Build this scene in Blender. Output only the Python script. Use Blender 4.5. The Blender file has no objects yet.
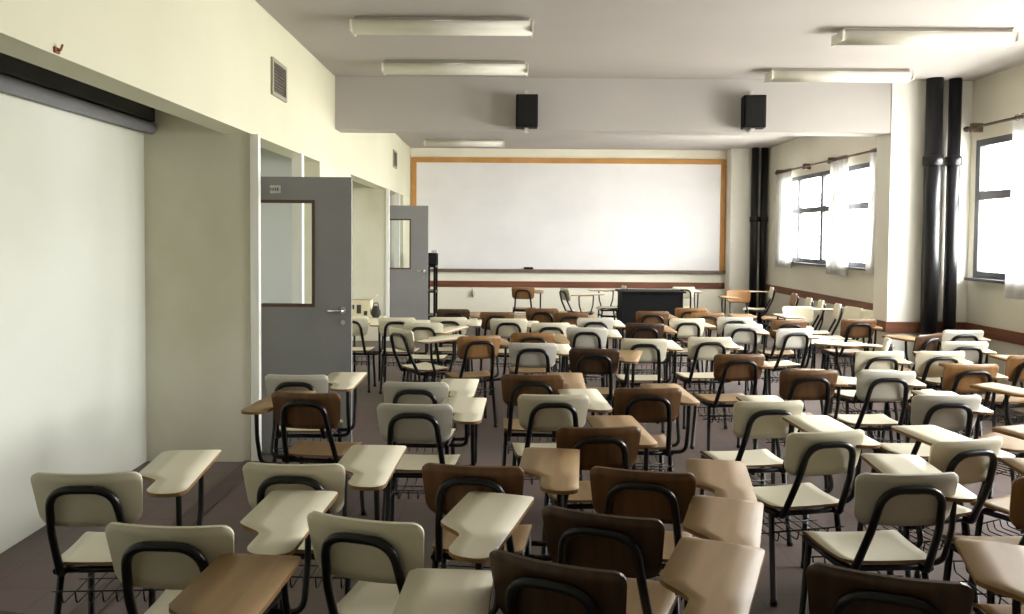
import bpy, bmesh, math, random
from mathutils import Vector, Matrix
random.seed(7)
S = bpy.context.scene
C = S.collection
PI = math.pi

# ------------------------------------------------------------------ materials
def new_mat(name):
    m = bpy.data.materials.new(name); m.use_nodes = True
    nt = m.node_tree; b = nt.nodes['Principled BSDF']
    return m, nt, b

def noise_mat(name, c1, c2, scale=3.0, rough=.6, stretch=(1, 1, 1), detail=4.0, lo=.35, hi=.65, spec=.4, bump=0.0, metal=0.0, coord='Object'):
    m, nt, b = new_mat(name)
    tc = nt.nodes.new('ShaderNodeTexCoord'); mp = nt.nodes.new('ShaderNodeMapping')
    mp.inputs['Scale'].default_value = stretch
    n = nt.nodes.new('ShaderNodeTexNoise'); n.inputs['Scale'].default_value = scale; n.inputs['Detail'].default_value = detail
    r = nt.nodes.new('ShaderNodeValToRGB')
    r.color_ramp.elements[0].position = lo; r.color_ramp.elements[0].color = (*c1, 1)
    r.color_ramp.elements[1].position = hi; r.color_ramp.elements[1].color = (*c2, 1)
    nt.links.new(tc.outputs[coord], mp.inputs['Vector']); nt.links.new(mp.outputs['Vector'], n.inputs['Vector'])
    nt.links.new(n.outputs['Fac'], r.inputs['Fac']); nt.links.new(r.outputs['Color'], b.inputs['Base Color'])
    b.inputs['Roughness'].default_value = rough
    b.inputs['Specular IOR Level'].default_value = spec
    b.inputs['Metallic'].default_value = metal
    if bump:
        bp = nt.nodes.new('ShaderNodeBump'); bp.inputs['Strength'].default_value = bump; bp.inputs['Distance'].default_value = .01
        nt.links.new(n.outputs['Fac'], bp.inputs['Height']); nt.links.new(bp.outputs['Normal'], b.inputs['Normal'])
    return m

def rgb(r, g, b):
    f = lambda v: (v / 255 / 12.92) if v / 255 <= .04045 else ((v / 255 + .055) / 1.055) ** 2.4
    return f(r), f(g), f(b)

M = {}
M['wall'] = noise_mat('wall_paint', rgb(225, 222, 196), rgb(233, 231, 208), .8, .7)
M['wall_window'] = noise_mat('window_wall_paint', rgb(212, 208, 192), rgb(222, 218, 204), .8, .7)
M['wall_front'] = noise_mat('front_wall_paint', rgb(238, 235, 218), rgb(243, 241, 226), .8, .7)
M['wall_left'] = noise_mat('stained_wall_paint', rgb(204, 205, 188), rgb(218, 220, 210), .55, .7, lo=.3, hi=.6)
M['bulkhead'] = noise_mat('bulkhead_paint', rgb(217, 215, 190), rgb(225, 223, 200), .7, .75)
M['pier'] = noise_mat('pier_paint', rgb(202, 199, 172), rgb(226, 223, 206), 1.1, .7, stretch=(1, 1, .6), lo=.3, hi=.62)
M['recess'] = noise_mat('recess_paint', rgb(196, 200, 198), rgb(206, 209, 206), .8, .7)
M['white_trim'] = noise_mat('white_trim_paint', rgb(238, 238, 228), rgb(244, 244, 236), 2, .6)
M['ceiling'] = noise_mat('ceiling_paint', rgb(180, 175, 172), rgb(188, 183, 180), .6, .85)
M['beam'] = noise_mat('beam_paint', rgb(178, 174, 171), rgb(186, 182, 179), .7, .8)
M['column'] = noise_mat('column_paint', rgb(232, 231, 222), rgb(238, 237, 230), .8, .6)
M['rail'] = noise_mat('rail_wood', rgb(106, 64, 44), rgb(128, 80, 58), 4, .45, stretch=(.4, .4, 5))
M['door'] = noise_mat('door_grey', rgb(134, 134, 134), rgb(140, 140, 140), 3, .55)
M['door_frame_brown'] = noise_mat('window_bead_wood', rgb(82, 62, 50), rgb(96, 72, 58), 5, .5)
M['alu'] = noise_mat('window_metal', rgb(66, 66, 72), rgb(78, 78, 84), 4, .5)
M['chrome'] = noise_mat('chrome', rgb(220, 220, 222), rgb(235, 235, 238), 4, .15, metal=1.0)
M['black_metal'] = noise_mat('black_tube', rgb(13, 13, 15), rgb(18, 18, 20), 6, .3, spec=.4)
M['black_pipe'] = noise_mat('black_pipe_paint', rgb(12, 12, 16), rgb(18, 18, 23), 4, .34, spec=.4)
M['black_box'] = noise_mat('speaker_black', rgb(13, 13, 15), rgb(18, 18, 20), 8, .75, spec=.2)
M['grille'] = noise_mat('speaker_grille', rgb(10, 10, 11), rgb(18, 18, 19), 160, .8, bump=.3)
M['board'] = noise_mat('whiteboard', rgb(236, 236, 239), rgb(243, 243, 245), .9, .35, stretch=(1, 1, 1.4), lo=.38, hi=.62)
M['board_frame'] = noise_mat('board_frame_wood', rgb(190, 138, 76), rgb(208, 156, 92), 4, .5, stretch=(.5, 1, .5))
M['tray'] = noise_mat('board_tray', rgb(104, 88, 76), rgb(122, 104, 92), 4, .5)
def cloth_mat():
    m = noise_mat('curtain_cloth', rgb(226, 226, 226), rgb(236, 236, 236), 6, .9)
    nt = m.node_tree; o = nt.nodes['Material Output']; b = nt.nodes['Principled BSDF']
    t = nt.nodes.new('ShaderNodeBsdfTranslucent'); t.inputs['Color'].default_value = (.8, .8, .79, 1)
    mx = nt.nodes.new('ShaderNodeMixShader'); mx.inputs[0].default_value = .45
    nt.links.new(b.outputs[0], mx.inputs[1]); nt.links.new(t.outputs[0], mx.inputs[2]); nt.links.new(mx.outputs[0], o.inputs['Surface'])
    return m
M['curtain'] = cloth_mat()
M['rod'] = noise_mat('rod_wood', rgb(74, 54, 40), rgb(92, 70, 54), 6, .5)
M['lamp'] = noise_mat('lamp_white', rgb(226, 223, 212), rgb(232, 229, 219), 3, .4)
M['lamp_metal'] = noise_mat('lamp_metal', rgb(196, 190, 180), rgb(208, 202, 192), 3, .5)
M['tube_grey'] = noise_mat('roller_case', rgb(58, 59, 68), rgb(66, 67, 76), 3, .5)
M['roll_grey'] = noise_mat('roller_cloth', rgb(134, 135, 142), rgb(146, 147, 154), 3, .6)
M['vent'] = noise_mat('vent_frame', rgb(160, 156, 140), rgb(170, 166, 150), 5, .5)
M['vent_dark'] = noise_mat('vent_slat', rgb(82, 76, 66), rgb(96, 90, 80), 5, .6)
M['plate'] = noise_mat('plate_grey', rgb(190, 190, 188), rgb(205, 205, 203), 9, .35)
M['ink'] = noise_mat('plate_ink', rgb(70, 70, 72), rgb(80, 80, 82), 9, .5)
M['paper_white'] = noise_mat('box_white', rgb(200, 192, 166), rgb(212, 204, 178), 6, .7)
M['bag'] = noise_mat('bag_dark', rgb(46, 46, 44), rgb(62, 60, 58), 12, .8, bump=.3)
M['rust'] = noise_mat('rust', rgb(134, 84, 56), rgb(156, 104, 74), 20, .8)
M['strip'] = noise_mat('floor_strip', rgb(78, 66, 62), rgb(88, 74, 70), 6, .6)
M['socket'] = noise_mat('socket_plastic', rgb(212, 208, 190), rgb(222, 218, 200), 6, .4)
# laminates of the chairs
M['C'] = noise_mat('cream_laminate', rgb(218, 212, 188), rgb(224, 218, 196), 3, .45)
M['G'] = noise_mat('grey_cream_laminate', rgb(202, 199, 188), rgb(209, 206, 195), 3, .45)
M['edge'] = noise_mat('plywood_edge', rgb(122, 90, 54), rgb(146, 110, 68), 14, .5, stretch=(1, 1, 6))
def wood(name, a, b, rough=.4):
    return noise_mat(name, rgb(*a), rgb(*b), 5, rough, stretch=(7, .8, .8), detail=6, lo=.3, hi=.7)
M['B'] = wood('brown_wood', (96, 67, 42), (116, 83, 53))
M['D'] = wood('dark_wood_shade', (60, 43, 31), (78, 56, 40), .3)  # dark brown wood, with shade on the near chairs mixed into its colour
M['T'] = wood('tan_wood', (130, 94, 56), (150, 112, 70))
M['tan_top'] = noise_mat('tan_laminate', rgb(142, 114, 78), rgb(158, 130, 92), 5, .5, stretch=(5, .7, 1), detail=5, lo=.3, hi=.7)

# floor: worn brown-grey tiles with faint joints
def floor_mat():
    m, nt, b = new_mat('floor_tile')
    tc = nt.nodes.new('ShaderNodeTexCoord')
    br = nt.nodes.new('ShaderNodeTexBrick'); br.offset = 0.0
    br.inputs['Scale'].default_value = 1.0; br.inputs['Brick Width'].default_value = .3; br.inputs['Row Height'].default_value = .3
    br.inputs['Mortar Size'].default_value = .003
    br.inputs['Color1'].default_value = (*rgb(114, 101, 96), 1); br.inputs['Color2'].default_value = (*rgb(120, 106, 101), 1)
    br.inputs['Mortar'].default_value = (*rgb(100, 88, 84), 1)
    n = nt.nodes.new('ShaderNodeTexNoise'); n.inputs['Scale'].default_value = 1.4; n.inputs['Detail'].default_value = 5
    mx = nt.nodes.new('ShaderNodeMix'); mx.data_type = 'RGBA'; mx.blend_type = 'MULTIPLY'; mx.inputs[0].default_value = .35
    nt.links.new(tc.outputs['Object'], br.inputs['Vector']); nt.links.new(tc.outputs['Object'], n.inputs['Vector'])
    nt.links.new(br.outputs['Color'], mx.inputs[6]); nt.links.new(n.outputs['Color'], mx.inputs[7])
    nt.links.new(mx.outputs[2], b.inputs['Base Color'])
    b.inputs['Roughness'].default_value = .6; b.inputs['Specular IOR Level'].default_value = .3
    return m
M['floor'] = floor_mat()

def glass_mat():
    m = bpy.data.materials.new('window_glass'); m.use_nodes = True
    nt = m.node_tree; nt.nodes.clear()
    o = nt.nodes.new('ShaderNodeOutputMaterial'); t = nt.nodes.new('ShaderNodeBsdfTransparent'); g = nt.nodes.new('ShaderNodeBsdfGlossy')
    g.inputs['Roughness'].default_value = .03; t.inputs['Color'].default_value = (.96, .97, .97, 1)
    f = nt.nodes.new('ShaderNodeFresnel'); f.inputs['IOR'].default_value = 1.45
    mx = nt.nodes.new('ShaderNodeMixShader')
    ge = nt.nodes.new('ShaderNodeNewGeometry'); iv = nt.nodes.new('ShaderNodeMath'); iv.operation = 'SUBTRACT'; iv.inputs[0].default_value = 1.0
    ml = nt.nodes.new('ShaderNodeMath'); ml.operation = 'MULTIPLY'
    nt.links.new(ge.outputs['Backfacing'], iv.inputs[1]); nt.links.new(iv.outputs[0], ml.inputs[0]); nt.links.new(f.outputs[0], ml.inputs[1])
    nt.links.new(ml.outputs[0], mx.inputs[0]); nt.links.new(t.outputs[0], mx.inputs[1]); nt.links.new(g.outputs[0], mx.inputs[2])
    nt.links.new(mx.outputs[0], o.inputs['Surface'])
    return m
M['glass'] = glass_mat()

# ------------------------------------------------------------------ mesh helpers
def box(bm, x0, x1, y0, y1, z0, z1, mi=0):
    vs = [bm.verts.new((x, y, z)) for x in (x0, x1) for y in (y0, y1) for z in (z0, z1)]
    for f in ((0, 1, 3, 2), (4, 6, 7, 5), (0, 4, 5, 1), (2, 3, 7, 6), (0, 2, 6, 4), (1, 5, 7, 3)):
        bm.faces.new([vs[i] for i in f]).material_index = mi

def bevel_box(bm, x0, x1, y0, y1, z0, z1, r=.004, mi=0):
    t = bmesh.new(); box(t, x0, x1, y0, y1, z0, z1, mi)
    bmesh.ops.recalc_face_normals(t, faces=t.faces)
    bmesh.ops.bevel(t, geom=list(t.edges), offset=r, segments=2, affect='EDGES', profile=.6)
    for f in t.faces: f.material_index = mi
    me = bpy.data.meshes.new('tmp'); t.to_mesh(me); t.free(); bm.from_mesh(me); bpy.data.meshes.remove(me)

def fillet(pts, r, seg=5):
    pts = [Vector(p) for p in pts]; out = [pts[0]]
    for i in range(1, len(pts) - 1):
        a, b, c = pts[i - 1], pts[i], pts[i + 1]
        u = (a - b); w = (c - b); lu, lw = u.length, w.length; u.normalize(); w.normalize()
        ang = u.angle(w)
        if ang > PI - .02: out.append(b); continue
        rr = r[i - 1] if isinstance(r, (list, tuple)) else r
        d = min(rr / math.tan(ang / 2), lu * .49, lw * .49)
        p0, p1 = b + u * d, b + w * d
        for k in range(seg + 1):
            t = k / seg
            out.append(p0 * (1 - t) ** 2 + b * 2 * t * (1 - t) + p1 * t * t)
    out.append(pts[-1]); return out

def tube(bm, pts, r, n=10, cap=True, mi=0):
    pts = [Vector(p) for p in pts]; rings = []
    t = (pts[1] - pts[0]).normalized()
    nrm = t.orthogonal().normalized()
    for i, p in enumerate(pts):
        if i == 0: d = (pts[1] - p)
        elif i == len(pts) - 1: d = (p - pts[i - 1])
        else: d = (pts[i + 1] - p).normalized() + (p - pts[i - 1]).normalized()
        d.normalize()
        nrm = (nrm - d * nrm.dot(d)).normalized(); bn = d.cross(nrm)
        rr = r[i] if isinstance(r, (list, tuple)) else r
        rings.append([bm.verts.new(p + (nrm * math.cos(2 * PI * k / n) + bn * math.sin(2 * PI * k / n)) * rr) for k in range(n)])
    for a, b in zip(rings, rings[1:]):
        for k in range(n):
            f = bm.faces.new((a[k], a[(k + 1) % n], b[(k + 1) % n], b[k])); f.smooth = True; f.material_index = mi
    if cap:
        bm.faces.new(rings[0]).material_index = mi; bm.faces.new(rings[-1]).material_index = mi

def plate(bm, us, lo, hi, fn, nv=6, th=.012, edge_mi=1):
    """A sheet: columns at us from lo(u) to hi(u); fn(u, v) -> (point, normal); th = thickness along -normal."""
    top, bot = [], []
    for u in us:
        a, b = lo(u), hi(u); rt, rb = [], []
        for k in range(nv + 1):
            v = a + (b - a) * k / nv
            p, n = fn(u, v); p = Vector(p); n = Vector(n).normalized()
            rt.append(bm.verts.new(p)); rb.append(bm.verts.new(p - n * th))
        top.append(rt); bot.append(rb)
    nu = len(us)
    for i in range(nu - 1):
        for k in range(nv):
            f = bm.faces.new((top[i][k], top[i + 1][k], top[i + 1][k + 1], top[i][k + 1])); f.smooth = True
            f = bm.faces.new((bot[i][k + 1], bot[i + 1][k + 1], bot[i + 1][k], bot[i][k])); f.smooth = True
    def side(a, b, c, d):
        bm.faces.new((a, b, c, d)).material_index = edge_mi
    for i in range(nu - 1):
        side(top[i][0], bot[i][0], bot[i + 1][0], top[i + 1][0])
        side(top[i][nv], top[i + 1][nv], bot[i + 1][nv], bot[i][nv])
    for k in range(nv):
        side(top[0][k], top[0][k + 1], bot[0][k + 1], bot[0][k])
        side(top[nu - 1][k], bot[nu - 1][k], bot[nu - 1][k + 1], top[nu - 1][k + 1])

def mesh(name, bm, mats):
    bmesh.ops.recalc_face_normals(bm, faces=bm.faces)
    me = bpy.data.meshes.new(name); bm.to_mesh(me); bm.free()
    for m in (mats if isinstance(mats, (list, tuple)) else [mats]): me.materials.append(m)
    return me

def link(name, me, parent=None, loc=(0, 0, 0), rz=0):
    o = bpy.data.objects.new(name, me); C.objects.link(o)
    o.location = loc; o.rotation_euler = (0, 0, rz)
    if parent: o.parent = parent
    return o

def obj(name, bm, mats, parent=None, loc=(0, 0, 0), rz=0):
    return link(name, mesh(name, bm, mats), parent, loc, rz)

def tag(o, label, cat, group=None):
    o['label'] = label; o['category'] = cat
    if group: o['group'] = group
    return o

def thing(name, label, cat, loc=(0, 0, 0), rz=0, group=None):
    o = bpy.data.objects.new(name, None); o.empty_display_size = .1; C.objects.link(o)
    o.location = loc; o.rotation_euler = (0, 0, rz)
    return tag(o, label, cat, group)

def struct(name, bm, m, label, cat='wall', parent=None):
    o = obj(name, bm, m, parent)
    if parent is None:
        o['kind'] = 'structure'; tag(o, label, cat)
    return o

def BM(*boxes):
    bm = bmesh.new()
    for b in boxes: box(bm, *b)
    return bm

# ------------------------------------------------------------------ room
XL, XB, XR = -2.60, -1.82, 5.03        # alcove wall, bulkhead face, window wall
Y0, YF, ZC = -3.2, 15.3, 3.37          # rear wall, front wall, ceiling
struct('floor', BM((XL - .15, XR + .25, Y0 - .15, YF + .15, -.12, 0)), M['floor'], 'brown grey tiled classroom floor', 'floor')
struct('ceiling', BM((XL - .15, XR + .25, Y0 - .15, YF + .15, ZC, ZC + .15)), M['ceiling'], 'pale grey plaster ceiling', 'ceiling')
struct('wall_front', BM((XL - .15, XR + .25, YF, YF + .15, 0, ZC)), M['wall_front'], 'cream front wall behind the whiteboard')
struct('wall_rear', BM((XL - .15, XR + .25, Y0 - .15, Y0, 0, ZC)), M['wall'], 'plain cream rear wall')
struct('wall_left', BM((XL - .15, XL, Y0, YF, 0, ZC)), M['wall_left'], 'stained pale wall at the back of the alcove')
# bulkhead running along the room over the alcoves
struct('wall_bulkhead', BM((XB - .20, XB, Y0, YF, 2.39, ZC)), M['bulkhead'], 'cream bulkhead over the alcoves and doors')
# cross walls closing the alcoves, partition pieces beside the doors
struct('wall_pier', BM((XL, XB - .02, 5.66, 5.80, 0, 2.39), (XL, XB - .20, 5.66, 5.80, 2.39, 2.95)), M['pier'], 'cream cross wall closing the alcove before the first grey door')
struct('wall_partition', BM((XB - .20, XB, 7.75, 9.3, 0, 2.39)), M['wall'], 'cream wall between the first door and the second alcove')
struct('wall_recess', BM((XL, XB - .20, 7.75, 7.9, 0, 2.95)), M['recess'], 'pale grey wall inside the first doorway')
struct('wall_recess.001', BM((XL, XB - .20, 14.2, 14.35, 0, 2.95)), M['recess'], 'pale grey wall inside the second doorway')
struct('wall_pier.001', BM((XL, XB - .02, 12.25, 12.40, 0, 2.39), (XL, XB - .20, 12.25, 12.40, 2.39, 2.95)), M['pier'], 'cream cross wall before the second grey door')
struct('wall_partition.001', BM((XB - .20, XB, 14.2, YF, 0, 2.39)), M['wall'], 'cream wall beside the whiteboard')
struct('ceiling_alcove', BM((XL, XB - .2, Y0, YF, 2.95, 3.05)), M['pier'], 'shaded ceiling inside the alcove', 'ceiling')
# door posts
struct('trim_1', BM((XB - .01, XB + .05, 5.645, 5.70, 0, 2.388), (XB - .07, XB + .02, 6.98, 7.06, 0, 2.39)), M['white_trim'], 'white posts of the first doorway', 'trim')
struct('trim_2', BM((XB - .02, XB + .03, 12.235, 12.30, 0, 2.388), (XB - .07, XB + .02, 13.55, 13.62, 0, 2.39)), M['white_trim'], 'white posts of the second doorway', 'trim')
struct('trim_3', BM((XB - .06, XB + .06, Y0, 5.66, 0, .012)), M['strip'], 'dark joint strip in the floor under the bulkhead', 'trim')
# beam
struct('ceiling_beam', BM((XB, XR, 8.45, 8.75, 2.806, ZC)), M['beam'], 'deep grey beam across the ceiling carrying two speakers', 'beam')
# columns on the window wall
struct('wall_column', BM((4.17, XR, 8.44, 8.76, 0, ZC)), M['column'], 'white pillar under the beam with two black pipes', 'column')
struct('wall_column.001', BM((4.35, XR, 14.95, YF, 0, ZC)), M['column'], 'white pillar in the far corner with two black pipes', 'column')
# window wall with openings
WINS = [(3.0, 4.7), (5.5, 8.35), (8.85, 9.9), (10.38, 11.55), (11.65, 13.85)]  # third opening is unseen, added behind the pillar for more front light
MULL = [(3.85,), (6.9,), (), (), (12.38, 13.35)]
ZW0, ZW1, ZT = 1.26, 2.72, 2.13
bm = bmesh.new()
box(bm, XR, XR + .2, Y0, YF, 0, ZW0); box(bm, XR, XR + .2, Y0, YF, ZW1, ZC)
e = [Y0] + [v for w in WINS for v in w] + [YF]
for a, b in zip(e[::2], e[1::2]): box(bm, XR, XR + .2, a, b, ZW0, ZW1)
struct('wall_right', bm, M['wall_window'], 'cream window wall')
for i, (a, b) in enumerate(WINS):
    w = bpy.data.objects.new('window_%d' % (i + 1), None); C.objects.link(w); w.location = (XR + .035, (a + b) / 2, ZW0)
    w['kind'] = 'structure'
    tag(w, ['grey metal window at the rear of the window wall', 'grey metal window just before the near pillar, half behind a curtain',
            'narrow unseen window added behind the near pillar to brighten the front', 'grey metal window past the near pillar between two white curtains', 'wide grey metal window by the far pillar'][i], 'window')
    hw = (b - a) / 2; t = .07; zt = ZT - ZW0; h = ZW1 - ZW0
    bm = bmesh.new()
    box(bm, -.03, .03, -hw, hw, 0, t); box(bm, -.03, .03, -hw, hw, h - t, h); box(bm, -.025, .025, -hw + t, hw - t, zt - .045, zt + .045)
    box(bm, -.03, .03, -hw, -hw + t, t, h - t); box(bm, -.03, .03, hw - t, hw, t, h - t)
    for y in MULL[i]:
        y -= (a + b) / 2; box(bm, -.026, .026, y - .045, y + .045, t, h - t)
    fr = obj('window_frame', bm, M['alu'], w)
    bm = bmesh.new(); box(bm, -.004, .004, -hw + .02, hw - .02, .02, h - .02); obj('pane', bm, M['glass'], w)
    bm = bmesh.new(); box(bm, -.12, .0, -hw, hw, -.03, 0); obj('sill', bm, M['alu'], w)
# chair rails
def rail(n, b, lab):
    bm = bmesh.new(); bevel_box(bm, *b, r=.006); struct('trim_%d' % n, bm, M['rail'], lab, 'rail')
rail(4, (XB, 4.35, YF - .025, YF, .66, .78), 'brown wooden rail along the front wall under the whiteboard')
rail(5, (XR - .025, XR, Y0, 8.44, .65, .77), 'brown wooden rail along the window wall before the near pillar')
rail(6, (XR - .025, XR, 8.76, 14.95, .67, .79), 'brown wooden rail along the window wall behind the row of chairs')
rail(7, (4.145, XR - .025, 8.415, 8.44, .65, .77), 'brown wooden rail across the face of the near pillar')
rail(8, (4.145, 4.17, 8.44, 8.76, .65, .77), 'brown wooden rail on the side of the near pillar')

# ------------------------------------------------------------------ doors
def door(n, y, w, h, lab, plate=False):
    d = bpy.data.objects.new('door_%d' % n, None); C.objects.link(d); d.location = (XB - .22, y, 0)
    d['kind'] = 'structure'; tag(d, lab, 'door')
    wx0, wx1, wz0, wz1 = .13, w - .296, 1.145, 1.905
    bm = bmesh.new(); T = .022
    for b in ((0, wx0, -T, T, .01, h), (wx1, w, -T, T, .01, h), (wx0, wx1, -T, T, .01, wz0), (wx0, wx1, -T, T, wz1, h)): box(bm, *b)
    obj('door_leaf', bm, M['door'], d)
    bm = bmesh.new(); q = .022
    for b in ((wx0 - q, wx0, -T - .006, T + .006, wz0 - q, wz1 + q), (wx1, wx1 + q, -T - .006, T + .006, wz0 - q, wz1 + q),
              (wx0, wx1, -T - .006, T + .006, wz0 - q, wz0), (wx0, wx1, -T - .006, T + .006, wz1, wz1 + q)): box(bm, *b)
    obj('window_bead', bm, M['door_frame_brown'], d)
    bm = bmesh.new(); box(bm, wx0, wx1, -.003, .003, wz0, wz1); obj('pane', bm, M['glass'], d)
    bm = bmesh.new(); hx = w - .06; hz = 1.10
    tube(bm, [(hx, -T, hz), (hx, -T - .008, hz)], .027, 16)
    tube(bm, fillet([(hx, -T, hz), (hx, -T - .05, hz), (hx - .11, -T - .055, hz)], .02), .010, 10)
    obj('door_handle', bm, M['chrome'], d)
    bm = bmesh.new(); tube(bm, [(hx, -T, hz - .09), (hx, -T - .008, hz - .09)], .018, 14); obj('lock', bm, M['chrome'], d)
    if plate:
        bm = bmesh.new(); bevel_box(bm, wx0 + .16, wx0 + .24, -T - .004, -T, h - .125, h - .065, .002); pl = obj('door_plate', bm, M['plate'], d)
        bm = bmesh.new()
        for x, z0, z1, ww in ((.075, .105, .083, .01), (.095, .105, .083, .012), (.115, .105, .083, .01), (.135, .105, .083, .014), (.160, .105, .083, .022)):
            box(bm, wx0 + .118 + x * .6, wx0 + .118 + x * .6 + ww * .5, -T - .006, -T - .0035, h - z0, h - z1)
        obj('plate_mark', bm, M['ink'], pl)
    bm = bmesh.new()
    for z in (.25, 1.05, 1.85): tube(bm, [(0, T + .008, z - .05), (0, T + .008, z + .05)], .009, 8)
    obj('hinge', bm, M['chrome'], d)
door(1, 5.88, .90, 2.10, 'first grey door standing open, with glazed opening and small plate', True)
door(2, 12.49, .84, 2.14, 'second grey door standing open before the whiteboard, with glazed opening')

# ------------------------------------------------------------------ whiteboard
BX0, BX1, BZ0, BZ1 = -1.80, 4.34, .99, 3.19
wb = thing('whiteboard', 'large white marker board with orange wood frame on the front wall', 'whiteboard', ((BX0 + BX1) / 2, YF, BZ0))
hw = (BX1 - BX0) / 2; h = BZ1 - BZ0
bm = BM((-hw + .05, hw - .05, -.025, -.002, .03, h - .05)); obj('writing_surface', bm, M['board'], wb)
bm = bmesh.new()
bevel_box(bm, -hw, hw, -.04, -.002, h - .10, h, .006); bevel_box(bm, -hw, -hw + .10, -.04, -.002, 0, h - .10, .006); bevel_box(bm, hw - .10, hw, -.04, -.002, 0, h - .10, .006)
obj('board_frame', bm, M['board_frame'], wb)
bm = bmesh.new(); bevel_box(bm, -hw, hw, -.10, -.002, -.03, .02, .005); box(bm, -hw, hw, -.10, -.09, .02, .03); obj('tray', bm, M['tray'], wb)
bm = bmesh.new(); bevel_box(bm, -.09, .09, -.025, .025, 0, .05, .008); er = obj('board_eraser', bm, M['black_box'], None, (.50, YF - .058, BZ0 + .021))
tag(er, 'small black eraser lying on the whiteboard tray', 'eraser')

# ------------------------------------------------------------------ lamps, speakers, vents
def lamp(x, y, lab):
    t = thing('ceiling_lamp', lab, 'ceiling lamp', (x, y, ZC), 0, 'fluorescent ceiling lamps')
    L = .705
    bm = bmesh.new(); bevel_box(bm, -L + .02, L - .02, -.06, .06, -.035, 0, .005); obj('housing', bm, M['lamp_metal'], t)
    bm = bmesh.new(); n = 14; rows = []
    for x_ in (-L, L):
        rows.append([bm.verts.new((x_, .105 * math.sin(a) if abs(a) < 1.4 else .105 * math.copysign(1, a), -.035 - .085 * max(0, math.cos(a)) ** .55)) for a in [-PI / 2 + PI * k / n for k in range(n + 1)]])
    for k in range(n): bm.faces.new((rows[0][k], rows[0][k + 1], rows[1][k + 1], rows[1][k])).smooth = True
    bm.faces.new((rows[0][0], rows[0][n], rows[1][n], rows[1][0]))
    bm.faces.new(rows[0]); bm.faces.new(rows[1][::-1])
    obj('diffuser', bm, M['lamp'], t)
    for s in (-1, 1):
        bm = bmesh.new(); bevel_box(bm, s * L - .008, s * L + .008, -.11, .11, -.115, -.03, .004); obj('end_cap', bm, M['lamp'], t)
lamp(-.49, 6.2, 'unlit fluorescent lamp above the doors, nearer the rear of the room')
lamp(-.48, 7.72, 'unlit fluorescent lamp above the doors, just before the beam')
lamp(3.42, 6.42, 'unlit fluorescent lamp on the window side, nearer the rear of the room')
lamp(3.38, 7.95, 'unlit fluorescent lamp on the window side, just before the beam')
lamp(-.70, 13.9, 'unlit fluorescent lamp above the whiteboard end of the room beyond the beam')

def speaker(x, z, rz, lab):
    t = thing('loudspeaker', lab, 'speaker', (x, 8.31, z), rz, 'loudspeakers on the beam')
    bm = bmesh.new(); bevel_box(bm, -.115, .115, -.09, .09, -.17, .17, .01); obj('cabinet', bm, M['black_box'], t)
    bm = bmesh.new(); bevel_box(bm, -.10, .10, -.103, -.091, -.155, .155, .008); obj('grille', bm, M['grille'], t)
    bm = bmesh.new(); box(bm, -.02, .02, .0, .13, .17, .178); box(bm, -.02, .02, .122, .13, -.21, .25); box(bm, -.02, .02, .0, .13, -.178, -.17)
    obj('wall_mount', bm, M['lamp_metal'], t)
speaker(.24, 2.985, 0, 'black box speaker in the middle of the beam')
speaker(2.64, 2.995, math.radians(-7), 'black box speaker on the beam toward the window pillar')

def vent(y, z, w, hh, lab):
    t = thing('air_vent', lab, 'vent', (XB, y, z), 0, 'air vents in the bulkhead')
    bm = bmesh.new(); a, b = w / 2, hh / 2; q = .03
    for v in ((0, .018, -a, a, b - q, b), (0, .018, -a, a, -b, -b + q), (0, .018, -a, -a + q, -b + q, b - q), (0, .018, a - q, a, -b + q, b - q)): box(bm, *v)
    obj('vent_frame', bm, M['vent'], t)
    bm = bmesh.new(); box(bm, .001, .004, -a + q, a - q, -b + q, b - q)
    k = 9
    for i in range(k):
        zz = -b + q + (2 * (b - q)) * (i + .5) / k; box(bm, .004, .012, -a + q, a - q, zz - .006, zz + .006)
    obj('slats', bm, M['vent_dark'], t)
vent(6.32, 2.905, .40, .29, 'large air vent high in the bulkhead above the alcove cross wall')
vent(13.05, 2.93, .42, .29, 'small looking air vent high in the bulkhead beyond the beam')
bm = bmesh.new(); tube(bm, fillet([(0, 0, 0), (.02, 0, .0), (.025, .006, .025)], .005), .005, 8); bevel_box(bm, -.002, .01, -.018, .018, -.012, .012, .003)
tag(obj('hook', bm, M['rust'], None, (XB, 3.19, 2.408)), 'small rusty hook at the lower edge of the bulkhead', 'hook')
# rolled screen tube in the alcove
t = thing('roller_screen', 'long dark grey roller screen case under the alcove ceiling', 'screen', (XL + .057, 2.0, 2.425))
bm = bmesh.new(); tube(bm, [(0, -5.0, 0), (0, 3.655, 0)], .042, 20); obj('roll', bm, M['roll_grey'], t)
bm = bmesh.new(); bevel_box(bm, -.055, .03, -5.0, 3.655, .045, .30, .01); obj('case', bm, M['tube_grey'], t)
bm = bmesh.new()
for y in (-2.5, 0.3, 3.0): box(bm, -.01, .01, y, y + .04, .29, .524)
obj('hanger', bm, M['black_metal'], t)

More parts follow.
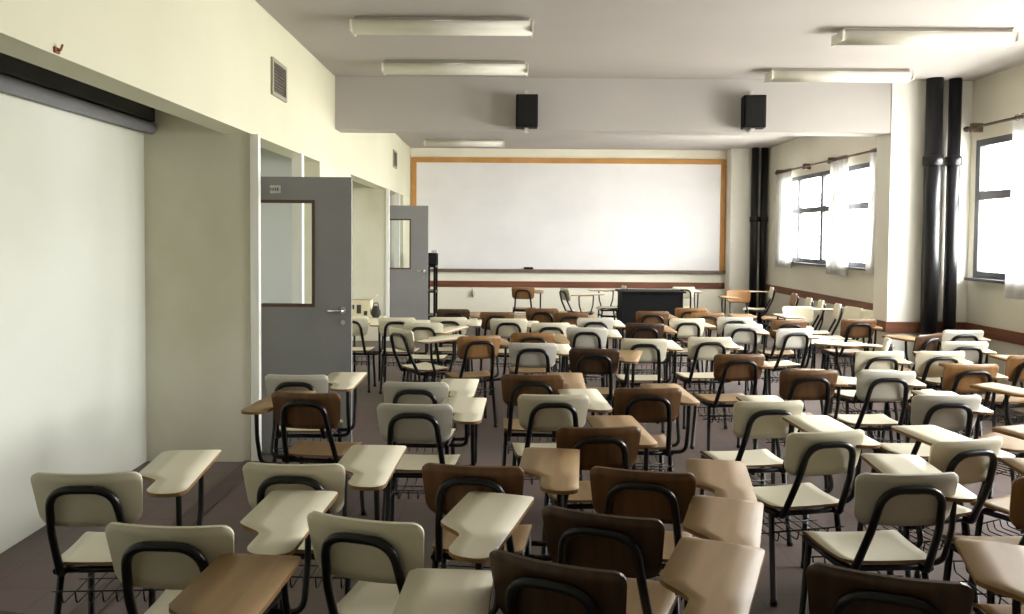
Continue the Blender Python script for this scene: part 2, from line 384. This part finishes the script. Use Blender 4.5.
# ------------------------------------------------------------------ pipes
def pipe(x, y, r, z, lab, group):
    t = thing('drain_pipe', lab, 'pipe', (x, y, 0), 0, group)
    bm = bmesh.new(); tube(bm, [(0, 0, .0), (0, 0, ZC)], r, 24); obj('pipe_run', bm, M['black_pipe'], t)
    for zz in z:
        bm = bmesh.new(); tube(bm, [(0, 0, zz - .05), (0, 0, zz - .045), (0, 0, zz + .045), (0, 0, zz + .05)], [r + .003, r + .016, r + .016, r + .003], 24); obj('collar', bm, M['black_pipe'], t)
pipe(4.565, 8.33, .082, (2.50,), 'thick black pipe on the near pillar, the one toward the room', 'black pipes on the near pillar')
pipe(4.79, 8.34, .062, (2.50,), 'black pipe on the near pillar, the one toward the windows', 'black pipes on the near pillar')
pipe(4.77, 14.85, .070, (2.02,), 'thick black pipe on the far pillar, the one toward the whiteboard', 'black pipes on the far pillar')
pipe(4.945, 14.85, .062, (2.02,), 'black pipe on the far pillar, the one toward the windows', 'black pipes on the far pillar')

# ------------------------------------------------------------------ curtains and rods
def rod(y0, y1, z, lab, brk):
    t = thing('curtain_rod', lab, 'curtain rod', (XR - .10, (y0 + y1) / 2, z))
    h = (y1 - y0) / 2
    bm = bmesh.new(); tube(bm, [(0, -h, 0), (0, h, 0)], .016, 10); obj('pole', bm, M['rod'], t)
    for s in (-1, 1):
        bm = bmesh.new(); tube(bm, [(0, s * h, 0), (0, s * (h + .02), 0), (0, s * (h + .05), 0), (0, s * (h + .07), 0)], [.016, .03, .03, .012], 12); obj('finial', bm, M['rod'], t)
    for y in brk:
        bm = bmesh.new(); bevel_box(bm, -.02, .10, y - (y0 + y1) / 2 - .02, y - (y0 + y1) / 2 + .02, -.045, .05, .005); obj('bracket', bm, M['rod'], t)
rod(2.0, 8.32, 2.84, 'brown curtain rod over the window before the near pillar', (2.4, 5.2, 8.25))
rod(10.1, 14.1, 2.84, 'long brown curtain rod over the windows past the near pillar', (10.07, 11.86, 12.85, 14.09))
def curtain(y0, y1, z0, z1, k, lab):
    t = thing('curtain', lab, 'curtain', (XR - .10, (y0 + y1) / 2, z1), 0, 'white window curtains')
    n = 64; nz = 10; w = y1 - y0
    bm = bmesh.new(); g = []
    for j in range(nz + 1):
        v = j / nz; row = []
        for i in range(n + 1):
            u = i / n
            a = .022 + .02 * v
            y = (u - .5) * w * (1 + .10 * v) + .012 * math.sin(7 * v + 3 * u)
            row.append(bm.verts.new((a * math.sin(2 * PI * k * u + .8 * math.sin(3 * v)) - .01, y, -(z1 - z0) * v)))
        g.append(row)
    for j in range(nz):
        for i in range(n): bm.faces.new((g[j][i], g[j][i + 1], g[j + 1][i + 1], g[j + 1][i])).smooth = True
    o = obj('curtain_cloth', bm, M['curtain'], t); s = o.modifiers.new('s', 'SOLIDIFY'); s.thickness = .004
    bm = bmesh.new()
    for i in range(7):
        yy = (-.5 + (i + .5) / 7) * w
        tube(bm, [(.027 * math.cos(a), yy, .03 + .027 * math.sin(a)) for a in [2 * PI * q / 12 for q in range(13)]], .004, 6, False)
    obj('ring', bm, M['rod'], t)['kind'] = 'stuff'
curtain(6.95, 7.58, 1.10, 2.81, 5, 'long white curtain at the window before the near pillar')
curtain(10.12, 10.50, 1.20, 2.81, 5, 'white curtain beside the near pillar, on the far windows')
curtain(11.22, 11.78, 1.13, 2.81, 5, 'white curtain hanging between the two far windows')
curtain(13.4, 14.05, 1.15, 2.81, 5, 'white curtain next to the far pillar pipes')

# ------------------------------------------------------------------ teacher's desk, cart, small items
t = thing('teacher_desk', 'black desk with dark front panel below the whiteboard', 'desk', (2.46, 13.02, 0))
bm = bmesh.new(); bevel_box(bm, -.54, .54, -.29, .29, .75, .775, .004); obj('desk_top', bm, M['black_box'], t)
bm = bmesh.new(); bevel_box(bm, -.47, .47, -.25, -.23, .14, .75, .004); obj('front_panel', bm, M['black_box'], t)
for s in (-1, 1):
    bm = bmesh.new(); bevel_box(bm, s * .485 - .015, s * .485 + .015, -.26, .26, 0, .75, .004); obj('side_panel', bm, M['black_box'], t)

t = thing('equipment_cart', 'tall black metal cart in front of the whiteboard by the second door', 'cart', (-1.265, 13.85, 0))
for sx in (-1, 1):
    for sy in (-1, 1):
        bm = bmesh.new(); box(bm, sx * .068 - .018, sx * .068 + .018, sy * .22 - .018, sy * .22 + .018, .04, 1.12); obj('post', bm, M['black_metal'], t)
for z in (.25, .68, 1.12):
    bm = bmesh.new(); bevel_box(bm, -.09, .09, -.25, .25, z - .015, z + .015, .004); obj('shelf', bm, M['black_metal'], t)
for sx in (-1, 1):
    for sy in (-1, 1):
        bm = bmesh.new(); tube(bm, [(sx * .068 - .012, sy * .22, .03), (sx * .068 + .012, sy * .22, .03)], .03, 14); obj('caster', bm, M['black_box'], t)
t = thing('electronic_device', 'small dark boxy device with grey side on top of the tall cart', 'device', (-1.265, 13.85, 1.1355))
bm = bmesh.new(); bevel_box(bm, -.10, .10, -.16, .18, 0, .22, .02); obj('shell', bm, M['black_box'], t)
bm = bmesh.new(); bevel_box(bm, -.08, .08, -.175, -.16, .03, .19, .006); obj('screen_panel', bm, M['grille'], t)
bm = bmesh.new(); bevel_box(bm, .0, .10, -.10, .12, .22, .27, .01); obj('top_box', bm, M['plate'], t)

t = thing('side_table', 'small wooden table behind the first grey door holding a box and a bag', 'table', (-1.57, 9.0, 0))
bm = bmesh.new(); bevel_box(bm, -.20, .20, -.17, .17, .69, .72, .004); obj('table_top', bm, M['C'], t)
for sx in (-.17, .17):
    for sy in (-.14, .14):
        bm = bmesh.new(); tube(bm, [(sx, sy, 0), (sx, sy, .69)], .014, 10); obj('leg', bm, M['black_metal'], t)
t = thing('carton', 'white open carton with dark marks beside the first door edge', 'box', (-1.645, 8.98, .7205))
bm = bmesh.new(); box(bm, -.13, .13, -.10, .10, 0, .008)
for b in ((-.13, .13, -.10, -.094, .008, .20), (-.13, .13, .094, .10, .008, .20), (-.13, -.124, -.094, .094, .008, .20), (.124, .13, -.094, .094, .008, .20)): box(bm, *b)
obj('box_body', bm, M['paper_white'], t)
bm = bmesh.new(); box(bm, -.11, -.05, -.105, -.10, .10, .15); box(bm, -.02, .03, -.105, -.10, .05, .15); box(bm, .06, .10, -.105, -.10, .03, .08); obj('dark_mark', bm, M['bag'], t)
bm = bmesh.new()
v0 = [bm.verts.new((.13, -.1 + .2 * k / 3, .20)) for k in range(4)]; v1 = [bm.verts.new((.19, -.1 + .2 * k / 3, .25)) for k in range(4)]
for k in range(3): bm.faces.new((v0[k], v0[k + 1], v1[k + 1], v1[k]))
fl = obj('flap', bm, M['paper_white'], t); fl.modifiers.new('s', 'SOLIDIFY').thickness = .005
t = thing('shoulder_bag', 'small dark rounded bag beside the white carton', 'bag', (-1.455, 8.93, .7205))
bm = bmesh.new(); bmesh.ops.create_icosphere(bm, subdivisions=3, radius=1)
for v in bm.verts:
    x, y, z = v.co; v.co = (.055 * x * (1 - .25 * z), .05 * y, .07 + .07 * z * (1 if z > -.85 else .98))
    if v.co.z < .012: v.co.z = 0
for f in bm.faces: f.smooth = True
obj('bag_body', bm, M['bag'], t)
bm = bmesh.new(); tube(bm, fillet([(-.035, 0, .11), (-.02, 0, .17), (.02, 0, .17), (.035, 0, .11)], .03), .006, 8); obj('strap', bm, M['bag'], t)
t = thing('wall_socket', 'pale socket with a hanging cord under the front wall rail', 'socket', (-.60, YF, .52))
bm = bmesh.new(); bevel_box(bm, -.05, .05, -.03, 0, -.06, .06, .006); obj('socket_box', bm, M['socket'], t)
bm = bmesh.new(); tube(bm, fillet([(0, -.02, .10), (0, -.04, .02), (.01, -.045, -.05)], .02), .008, 8); obj('cord', bm, M['rod'], t)

# ------------------------------------------------------------------ tablet-arm chairs
def dense(a, b, r, n):
    """Columns from a to b, closer together in the rounded ends."""
    e = [r * (1 - math.cos(PI / 2 * k / 5)) for k in range(6)]
    return [a + v for v in e] + [a + r + (b - a - 2 * r) * k / n for k in range(1, n)] + [b - v for v in reversed(e)]

def rr(u, a, b, r):
    d = min(u - a, b - u)
    return 0 if d >= r else r - math.sqrt(max(0, r * r - (r - d) ** 2))

def back_mesh():
    bm = bmesh.new(); W = .185; r = .045; zl, zh = -.102, .102
    def fn(u, v):
        z = .718 + v * .985; f = 1 + .05 * (v / .105)
        y = -.278 - .022 * (v / .105) + .030 * (u / W) ** 2
        return (u * f, y, z), (-2 * .030 * u / W / W, 1, .21)
    plate(bm, dense(-W, W, r, 14), lambda u: zl + rr(u, -W, W, r), lambda u: zh - rr(u, -W, W, r * .75), fn, 6, .011)
    return bm

def seat_mesh():
    bm = bmesh.new(); r = .045
    def fn(u, v):                                  # u along the depth, v across
        z = .445 - .010 * math.cos(u / .17 * PI / 2) - .035 * max(0, (u - .11) / .08) ** 2 + .006 * (v / .2) ** 2
        dz = -.07 * max(0, (u - .11) / .08) / .08
        return (v, u, z), (0, -dz, 1)
    wid = lambda u: .178 + .022 * (u + .17) / .36
    us = dense(-.17, .19, r, 12)
    plate(bm, us, lambda u: -wid(u) + rr(u, -.17, .19, r), lambda u: wid(u) - rr(u, -.17, .19, r), fn, 8, .012)
    return bm

def tablet_mesh(side):
    bm = bmesh.new(); a, b = -.26, .30
    def lo(u):
        s = u - a
        k = min(1, max(0, (s - .15) / .10)); k = k * k * (3 - 2 * k)
        return .188 - .098 * k + rr(u, a, b, .065 if s < .15 else .035)
    hi = lambda u: .335 - rr(u, a, b, .05 if u - a < .1 else .022)
    us = sorted(set([round(v, 5) for v in dense(a, b, .06, 6) + [a + .14 + .12 * k / 9 for k in range(10)] + [b - .03, b - .02, b - .01, b - .005]]))
    plate(bm, us, lo, hi, lambda u, v: ((side * v, u, .725 + .012 * (u - a)), (0, -.012, 1)), 3, .014)
    return bm

def loop_mesh():
    bm = bmesh.new(); q = .0148
    pts = [(-.144, -.02, .405), (-.144, -.175, .405), (-.128, -.268, .60), (-.110, -.318, .765), (.110, -.318, .765), (.128, -.268, .60), (.144, -.175, .405), (.144, -.02, .405)]
    tube(bm, fillet(pts, [.03, .3, .085, .085, .3, .03], 7), q, 10)
    return bm

def frame_mesh():
    bm = bmesh.new(); q = .0125
    for s in (-1, 1): tube(bm, [(s * .168, -.16, .408), (s * .178, .16, .402)], q, 10)
    tube(bm, [(-.165, -.135, .404), (.165, -.135, .404)], q, 10); tube(bm, [(-.175, .125, .400), (.175, .125, .400)], q, 10)
    return bm

def leg_mesh(sx, sy):
    bm = bmesh.new()
    a = (sx * .168, -.12, .405) if sy < 0 else (sx * .176, .13, .402)
    b = (sx * .184, -.18, .0) if sy < 0 else (sx * .192, .162, .0)
    m = tuple(p + (w - p) * .93 for p, w in zip(a, b)); n = tuple(p + (w - p) * .932 for p, w in zip(a, b))
    tube(bm, [a, m, n, b], [.0135, .0135, .016, .016], 10)
    return bm

def support_mesh(side):
    bm = bmesh.new(); q = .0115
    tube(bm, fillet([(side * .165, .06, .395), (side * .285, .06, .395), (side * .285, .11, .55), (side * .285, .12, .715), (side * .285, -.14, .711), (side * .285, -.13, .55), (side * .285, -.08, .395), (side * .165, -.08, .395)],
                    [.05, .2, .03, .03, .2, .05], 6), q, 10)
    bevel_box(bm, *sorted((side * .20, side * .31)), -.05, .05, .703, .709, .002)
    return bm

def basket_mesh():
    bm = bmesh.new(); q = .0032
    for x in (-.15, -.10, -.05, 0, .05, .10, .15): tube(bm, fillet([(x, -.16, .33), (x, -.15, .28), (x, .14, .29), (x, .15, .33)], .02, 3), q, 6)
    for y, z in ((-.155, .33), (-.05, .283), (.05, .287), (.147, .33)): tube(bm, [(-.185, y, z), (.185, y, z)], q, 6)
    return bm

SHARED = {}
for s in (-1, 1):
    SHARED['support', s] = mesh('tablet_support', support_mesh(s), M['black_metal'])
    for k in (-1, 1): SHARED['leg', s, k] = mesh('leg', leg_mesh(s, k), M['black_metal'])
SHARED['loop'] = mesh('back_loop', loop_mesh(), M['black_metal'])
SHARED['frame'] = mesh('seat_frame', frame_mesh(), M['black_metal'])
SHARED['basket'] = mesh('book_basket', basket_mesh(), M['black_metal'])
TOP = {'C': 'C', 'G': 'C', 'B': 'tan_top', 'D': 'tan_top', 'T': 'tan_top'}
for c in 'CGBDT':
    SHARED['back', c] = mesh('backrest', back_mesh(), [M[c], M[c]])
    SHARED['seat', c] = mesh('seat', seat_mesh(), [M[TOP[c]], M['edge']])
    for s in (-1, 1): SHARED['tablet', c, s] = mesh('tablet', tablet_mesh(s), [M[TOP[c]], M['edge']])

def build_chair(c):
    t = thing('tablet_arm_chair', '', 'chair')
    link('seat', SHARED['seat', c], t); link('backrest', SHARED['back', c], t); link('back_loop', SHARED['loop'], t); link('seat_frame', SHARED['frame'], t)
    for sx in (-1, 1):
        for sy in (-1, 1): link('leg', SHARED['leg', sx, sy], t)
    link('book_basket', SHARED['basket'], t)
    link('tablet', SHARED['tablet', c, 1], t); link('tablet_support', SHARED['support', 1], t)
    return t

def copy_chair(src):
    r = src.copy(); C.objects.link(r)
    for ch in list(src.children):
        k = ch.copy(); C.objects.link(k); k.parent = r
    return r

CHAIRS = [
    ("D", -0.97, 2.003, -4, "dark brown chair behind the alcove's two cream chairs, only top edge and tan tablet visible", {'tdx': 0.04, 'tdy': -0.03}),
    ("C", -1.497, 3.032, 3, 'cream chair along the alcove wall with bare floor in front of it', {'ty': 3, 'tdx': -0.02}),
    ("C", -0.964, 2.542, -3, 'cream chair by the alcove wall, second from the wall, brown tablet overlapping it from behind', {'tdx': 0.02}),
    ("C", -0.34, 2.598, -16, 'cream chair twisted toward the windows in the back row, between two cream tablets', {'tdx': 0.06}),
    ("C", -0.369, 1.944, -3, 'cream chair at the back edge, only its top edge and broad cream tablet visible', {'tz': -0.03}),
    ("D", 0.256, 2.283, -24, 'very dark brown chair at the back centre, twisted toward the windows, tan tablet beside it', {'tdx': 0.15, 'tz': 0.022, 'tdy': -0.1}),
    ("D", 0.406, 2.652, -20, 'dark brown chair just in front of the very dark one at back centre, tan tablet', {'tdx': 0.13, 'tdy': -0.04}),
    ("B", 0.575, 3.108, -12, 'brown chair with grey shine inside its loop, third from back in the central column', {'tdx': 0.08, 'tz': -0.022}),
    ("B", 0.417, 3.754, 4, 'mid brown chair heading the central column of brown chairs, white floor gap beyond it', {'tdx': -0.05}),
    ("B", -0.079, 3.157, -6, 'brown chair behind the tan tablet at centre, partly hidden by a cream tablet', {'tdx': 0.06}),
    ("C", -0.767, 3.161, -2, 'cream chair with its backrest half covered by the cream tablet of the chair behind it', {}),
    ("G", -0.433, 4.201, -2, 'cream chair near the first grey door, standing close behind another cream chair', {}),
    ("G", -0.494, 4.79, -2, 'cream chair close in front of another cream chair, mostly hidden, beyond the first grey door', {}),
    ("B", -1.032, 4.461, -6, 'dark brown chair before the first grey door with tan tablet on its door side', {'side': -1, 'tdy': -0.12}),
    ("G", -1.253, 4.997, 0, 'cream chair directly under the first grey door, half hidden by a dark brown chair', {}),
    ("B", 0.2, 5.057, -3, "brown chair at centre with a cream chair's backrest covering its lower half", {}),
    ("C", 0.263, 4.463, 3, 'cream chair covering a brown chair at centre, with a tan tablet behind it', {}),
    ("B", 0.816, 4.661, 2, 'brown chair with tan seat and open floor on its window side, mid room', {'tdx': -0.02}),
    ("C", 1.361, 4.33, 8, 'yellowish cream chair with white seat, partly covered by the cream tablet of the chair behind', {'tdx': -0.07, 'ty': -9}),
    ("C", 1.382, 3.699, 12, 'yellowish cream chair with white seat, dark open floor before it, overlapping another yellowish chair', {'tz': 0.022, 'tdx': -0.02, 'ty': -9}),
    ("G", 1.471, 3.097, 3, 'greyish cream chair with whole white seat showing, standing before the darkest chair by the windows', {'ty': -9, 'tdx': -0.03}),
    ("G", 2.432, 4.526, 2, 'greyish cream chair two rows beyond the whole white seat, covering an orange brown chair', {'ty': -9, 'tdx': -0.03}),
    ("G", 2.474, 5.284, 2, 'greyish cream chair with whole white seat, covering a cream tablet, third from twin pipes', {'ty': -9, 'tdx': -0.03}),
    ("C", 2.84, 6.167, 6, 'cream chair with another cream chair right behind it, a tablet across its lower back', {'ty': -9, 'tdx': -0.03}),
    ("C", 3.325, 6.196, 4, 'yellowish cream chair beside an orange brown chair, below the twin black pipes', {'ty': -9, 'tdx': -0.03}),
    ("T", 3.2, 5.59, 3, 'orange brown chair between cream chairs on the window side, below the wall rail', {'ty': -9, 'tdx': -0.03}),
    ("G", 4.33, 7.577, 0, 'grey cream chair right below the twin black pipes, mostly behind a like chair', {'ty': -9, 'tdx': -0.03}),
    ("G", 3.871, 6.768, 0, 'grey cream chair below the twin black pipes, covering a like chair just beyond it', {'ty': -9, 'tdx': -0.03}),
    ("C", 1.918, 3.577, 17, "yellowish cream chair turned toward the room's centre, behind the cream tablet near the windows", {'ty': -9, 'tdx': -0.03}),
    ("T", 3.879, 6.022, 8, 'orange brown chair cut by the picture edge, below the window curtain and wall rail', {'ty': -9, 'tdx': -0.03}),
    ("B", 3.056, 4.706, 32, 'chair out past the picture edge showing a pinkish tan tablet under the wall rail', {'ty': -9, 'tdx': -0.03}),
    ("B", 2.458, 3.563, 26, 'chair past the picture edge whose pinkish tablet points at a yellowish cream chair', {'ty': -9, 'tdx': -0.03}),
    ("T", 2.037, 3.056, 0, 'chair past the picture edge, its tan tablet the upper of two there', {'ty': -9, 'tdx': -0.03}),
    ("T", 1.8, 2.446, 0, 'chair past the picture edge, its tan tablet the lower of two there', {'ty': -9, 'tdx': -0.03}),
    ("D", 1.086, 2.229, -20, 'darkest brown chair at the back on the window side, broad tan tablet reaching the edge', {'tdx': 0.16}),
    ("C", -1.592, 8.383, 0, 'cream chair beside the handle edge of the first grey door, tablet with black bent support', {}),
    ("C", -0.718, 7.273, -50, 'cream chair turned sideways in the door-side aisle with rounded seat and splayed black legs', {}),
    ("C", -0.766, 7.865, -2, 'cream chair with full black loop below the second grey door, long tablet slanting before it', {'ty': -20}),
    ("C", -1.093, 8.323, 0, 'cream chair under the second grey door, only a strip of backrest and tablet showing', {}),
    ("C", -0.563, 8.397, 0, 'cream chair beneath the tall black cart, framed by a dark brown chair beyond it', {}),
    ("D", -0.563, 9.289, -2, 'dark brown chair at the foot of the tall black cart, showing around a cream chair', {}),
    ("T", -0.284, 6.886, 18, 'light brown narrow-looking chair on long splayed legs, turned a little toward the doors', {}),
    ("G", 0.243, 6.482, 0, "grey cream chair covering a yellow brown chair, below the whiteboard's eraser", {}),
    ("T", 0.259, 7.144, 2, "yellow brown chair peeping over a grey cream chair, below the whiteboard's eraser", {}),
    ("C", 0.063, 8.304, 0, 'cream chair showing only a short black slot of loop, two rows from the front', {}),
    ("B", 0.465, 9.459, 0, 'reddish brown chair in the front rows below the brown front-wall chair', {}),
    ("C", 0.456, 7.942, 4, 'cream chair whose window half hides behind a bigger cream chair at mid front', {}),
    ("G", 0.807, 7.571, -3, 'grey cream chair with a like chair peeping above it, before the black desk', {}),
    ("G", 0.972, 8.432, 0, 'grey cream chair peeping above a like chair, one row further toward the black desk', {}),
    ("D", 0.701, 6.193, 0, 'dark brown chair in the middle of the room with brown floor and legs seen beneath', {'ty': -14, 'tdx': 0.06}),
    ("C", 1.2, 6.788, -2, 'cream chair with a tan tablet standing in front of its backrest, mid room', {}),
    ("D", 1.41, 7.978, 0, 'dark brown chair below the black desk, behind a lighter brown chair', {}),
    ("B", 1.714, 9.224, 2, "brown chair just under the black desk's front, above a darker brown chair", {}),
    ("C", 1.763, 6.927, 3, 'cream chair with full white seat and a clear aisle behind it, beside a brown chair', {'ty': -9, 'tdx': -0.03}),
    ("C", 1.914, 8.443, 6, 'cream chair below the window end of the black desk, tan chairs around it', {}),
    ("T", 2.317, 9.104, 2, 'tan chair mostly hidden between two cream chairs past the black desk', {'ty': -9, 'tdx': -0.03}),
    ("T", 2.271, 9.66, 0, 'tan chair top showing just below the window end of the black desk', {}),
    ("G", 2.5, 8.636, 0, 'greenish cream chair peeping behind a cream chair, below the front brown chair', {'ty': -9, 'tdx': -0.03}),
    ("G", 2.374, 7.965, 2, 'cream chair covering a greenish cream one, bluish white tablet above it', {'ty': -9, 'tdx': -0.03}),
    ("B", 1.711, 5.967, 6, 'brown chair with pinkish tan seat on the aisle, long straight black legs in clear view', {'ty': -9, 'tdx': -0.03}),
    ("B", 1.974, 5.3, 3, 'brown chair with a pale shine inside its loop, in front of yellowish cream chairs', {'ty': -9, 'tdx': -0.03}),
    ("G", 2.698, 7.613, 14, 'cream chair with bluish sheen and a red brown chair top just above it', {'ty': -9, 'tdx': -0.03}),
    ("B", 2.966, 8.352, 2, 'red brown chair with only its top strip showing above a bluish cream chair', {'ty': -9, 'tdx': -0.03}),
    ("C", 3.666, 9.421, 178, 'large plain cream chair back below the far window curtains, no loop showing', {}),
    ("B", 3.75, 8.503, 4, 'pinkish brown chair with a white glint, standing by the pillar and wall-side chairs', {'ty': -9, 'tdx': -0.03}),
    ("C", 3.009, 6.708, 66, 'pale chair turned sideways to the doors, its long white tablet seen edge on', {}),
    ("D", 3.701, 7.224, 30, 'almost black brown chair at the foot of the twin pipes with a white glint', {'ty': -9, 'tdx': -0.03}),
    ("T", 0.357, 13.262, -4, 'light brown chair alone against the front wall under the whiteboard', {}),
    ("C", 1.273, 12.878, -72, 'cream chair under the whiteboard turned sideways, its thin backrest seen edge on', {}),
    ("C", 1.829, 13.504, 92, 'chair beside the black desk facing the doors, its dark-edged tablet jutting out', {}),
    ("C", 3.102, 13.643, 0, 'pale chair peeping up behind the window end of the black desk', {}),
    ("T", 3.788, 12.311, 176, 'light brown chair facing the class by the far pillar, tablet jutting toward the desk', {}),
    ("B", 0.766, 8.993, 0, 'dark reddish chair top in the front rows under the sideways cream chair', {}),
    ("B", -0.064, 8.974, 0, 'low reddish brown chair top in the front rows beside the dark cart chairs', {}),
    ("C", 4.367, 13.475, 78, 'cream chair ending the row along the window wall at the far pillar', {}),
    ("T", 4.205, 11.991, 80, 'only tan brown chair in the row of chairs along the window wall', {'notab': 1}),
    ("C", 4.087, 11.127, 78, 'cream chair next to the tan brown one in the row along the window wall', {'notab': 1}),
    ("C", 4.09, 10.717, 76, 'fourth chair from the far pillar in the row along the window wall', {'notab': 1}),
    ("C", 4.087, 10.168, 76, 'fifth chair from the far pillar in the row along the window wall', {}),
    ("C", 4.082, 9.614, 97, 'cream chair showing more of its back, second from the near pillar, along the window wall', {'notab': 1}),
    ("C", 4.082, 9.172, 97, 'cream chair at the near pillar end of the row along the window wall', {'notab': 1})
]
proto = {}
GROUP = {'C': 'cream chairs with writing tablets', 'G': 'cream chairs with writing tablets', 'B': 'brown chairs with writing tablets', 'D': 'brown chairs with writing tablets', 'T': 'brown chairs with writing tablets'}
for c, x, y, yaw, label, opt in CHAIRS:
    if c not in proto: ch = proto[c] = build_chair(c); first = True
    else: ch = copy_chair(proto[c]); first = False
    ch.location = (x, y, 0); ch.rotation_euler = (0, 0, math.radians(yaw))
    ch['label'] = label; ch['group'] = GROUP[c]
    side = opt.get('side', 1)
    if opt.get('notab'):
        ch.name = 'classroom_chair'
        for k in list(ch.children):
            if k.name.startswith('tablet'): bpy.data.objects.remove(k)
    for k in ch.children:
        n = k.name.split('.')[0]
        if n == 'tablet': k.data = SHARED['tablet', c, side]
        if n == 'tablet_support': k.data = SHARED['support', side]
        if n in ('tablet', 'tablet_support'):
            k.location.x = opt.get('tdx', 0) if n == 'tablet' else opt.get('tdx', 0) * .6; k.rotation_euler.z = math.radians(opt.get('ty', 0)) if n == 'tablet' else 0
            k.location.z = opt.get('tz', 0); k.location.y = opt.get('tdy', 0)

# ------------------------------------------------------------------ daylight
W = bpy.data.worlds.new('World'); S.world = W; W.use_nodes = True
nt = W.node_tree; bg = nt.nodes['Background']; bg.inputs['Strength'].default_value = 25.0
tc = nt.nodes.new('ShaderNodeTexCoord'); sp = nt.nodes.new('ShaderNodeSeparateXYZ'); rp = nt.nodes.new('ShaderNodeValToRGB')   # overcast sky over a pale yard
e = rp.color_ramp.elements; e[0].position = .46; e[0].color = (.75, .72, .66, 1); e[1].position = .52; e[1].color = (1.0, .985, .96, 1)
mr = nt.nodes.new('ShaderNodeMapRange'); mr.inputs['From Min'].default_value = -1
nt.links.new(tc.outputs['Generated'], sp.inputs[0]); nt.links.new(sp.outputs['Z'], mr.inputs['Value']); nt.links.new(mr.outputs[0], rp.inputs['Fac']); nt.links.new(rp.outputs['Color'], bg.inputs['Color'])
for i, (a, b) in enumerate(WINS):
    l = bpy.data.lights.new('window_portal', 'AREA'); l.shape = 'RECTANGLE'; l.size = ZW1 - ZW0; l.size_y = b - a
    l.cycles.is_portal = True
    o = bpy.data.objects.new('window_portal', l); C.objects.link(o)
    o.location = (XR + .19, (a + b) / 2, (ZW0 + ZW1) / 2); o.rotation_euler = (0, PI / 2, 0)
    o['kind'] = 'helper'

# ------------------------------------------------------------------ camera
cam = bpy.data.cameras.new('Camera'); cam.sensor_width = 36; cam.sensor_fit = 'HORIZONTAL'
cam.lens = 780 / 1024 * 36; cam.shift_x = 9 / 1024; cam.shift_y = -44 / 1024; cam.clip_start = .02
co = bpy.data.objects.new('Camera', cam); C.objects.link(co)
co.matrix_world = Matrix.Translation((0, 0, 1.67)) @ Matrix.Rotation(PI / 2 - math.radians(2.0), 4, 'X') @ Matrix.Rotation(math.radians(.42), 4, 'Z')
S.camera = co
S.view_settings.view_transform = 'Standard'; S.view_settings.look = 'None'; S.view_settings.gamma = 1
S.view_settings.exposure = 0.9; S.view_settings.use_curve_mapping = False
S.cycles.max_bounces = 10; S.cycles.diffuse_bounces = 6; S.cycles.transparent_max_bounces = 12
S.cycles.use_denoising = True
S.cycles.caustics_reflective = False; S.cycles.caustics_refractive = False
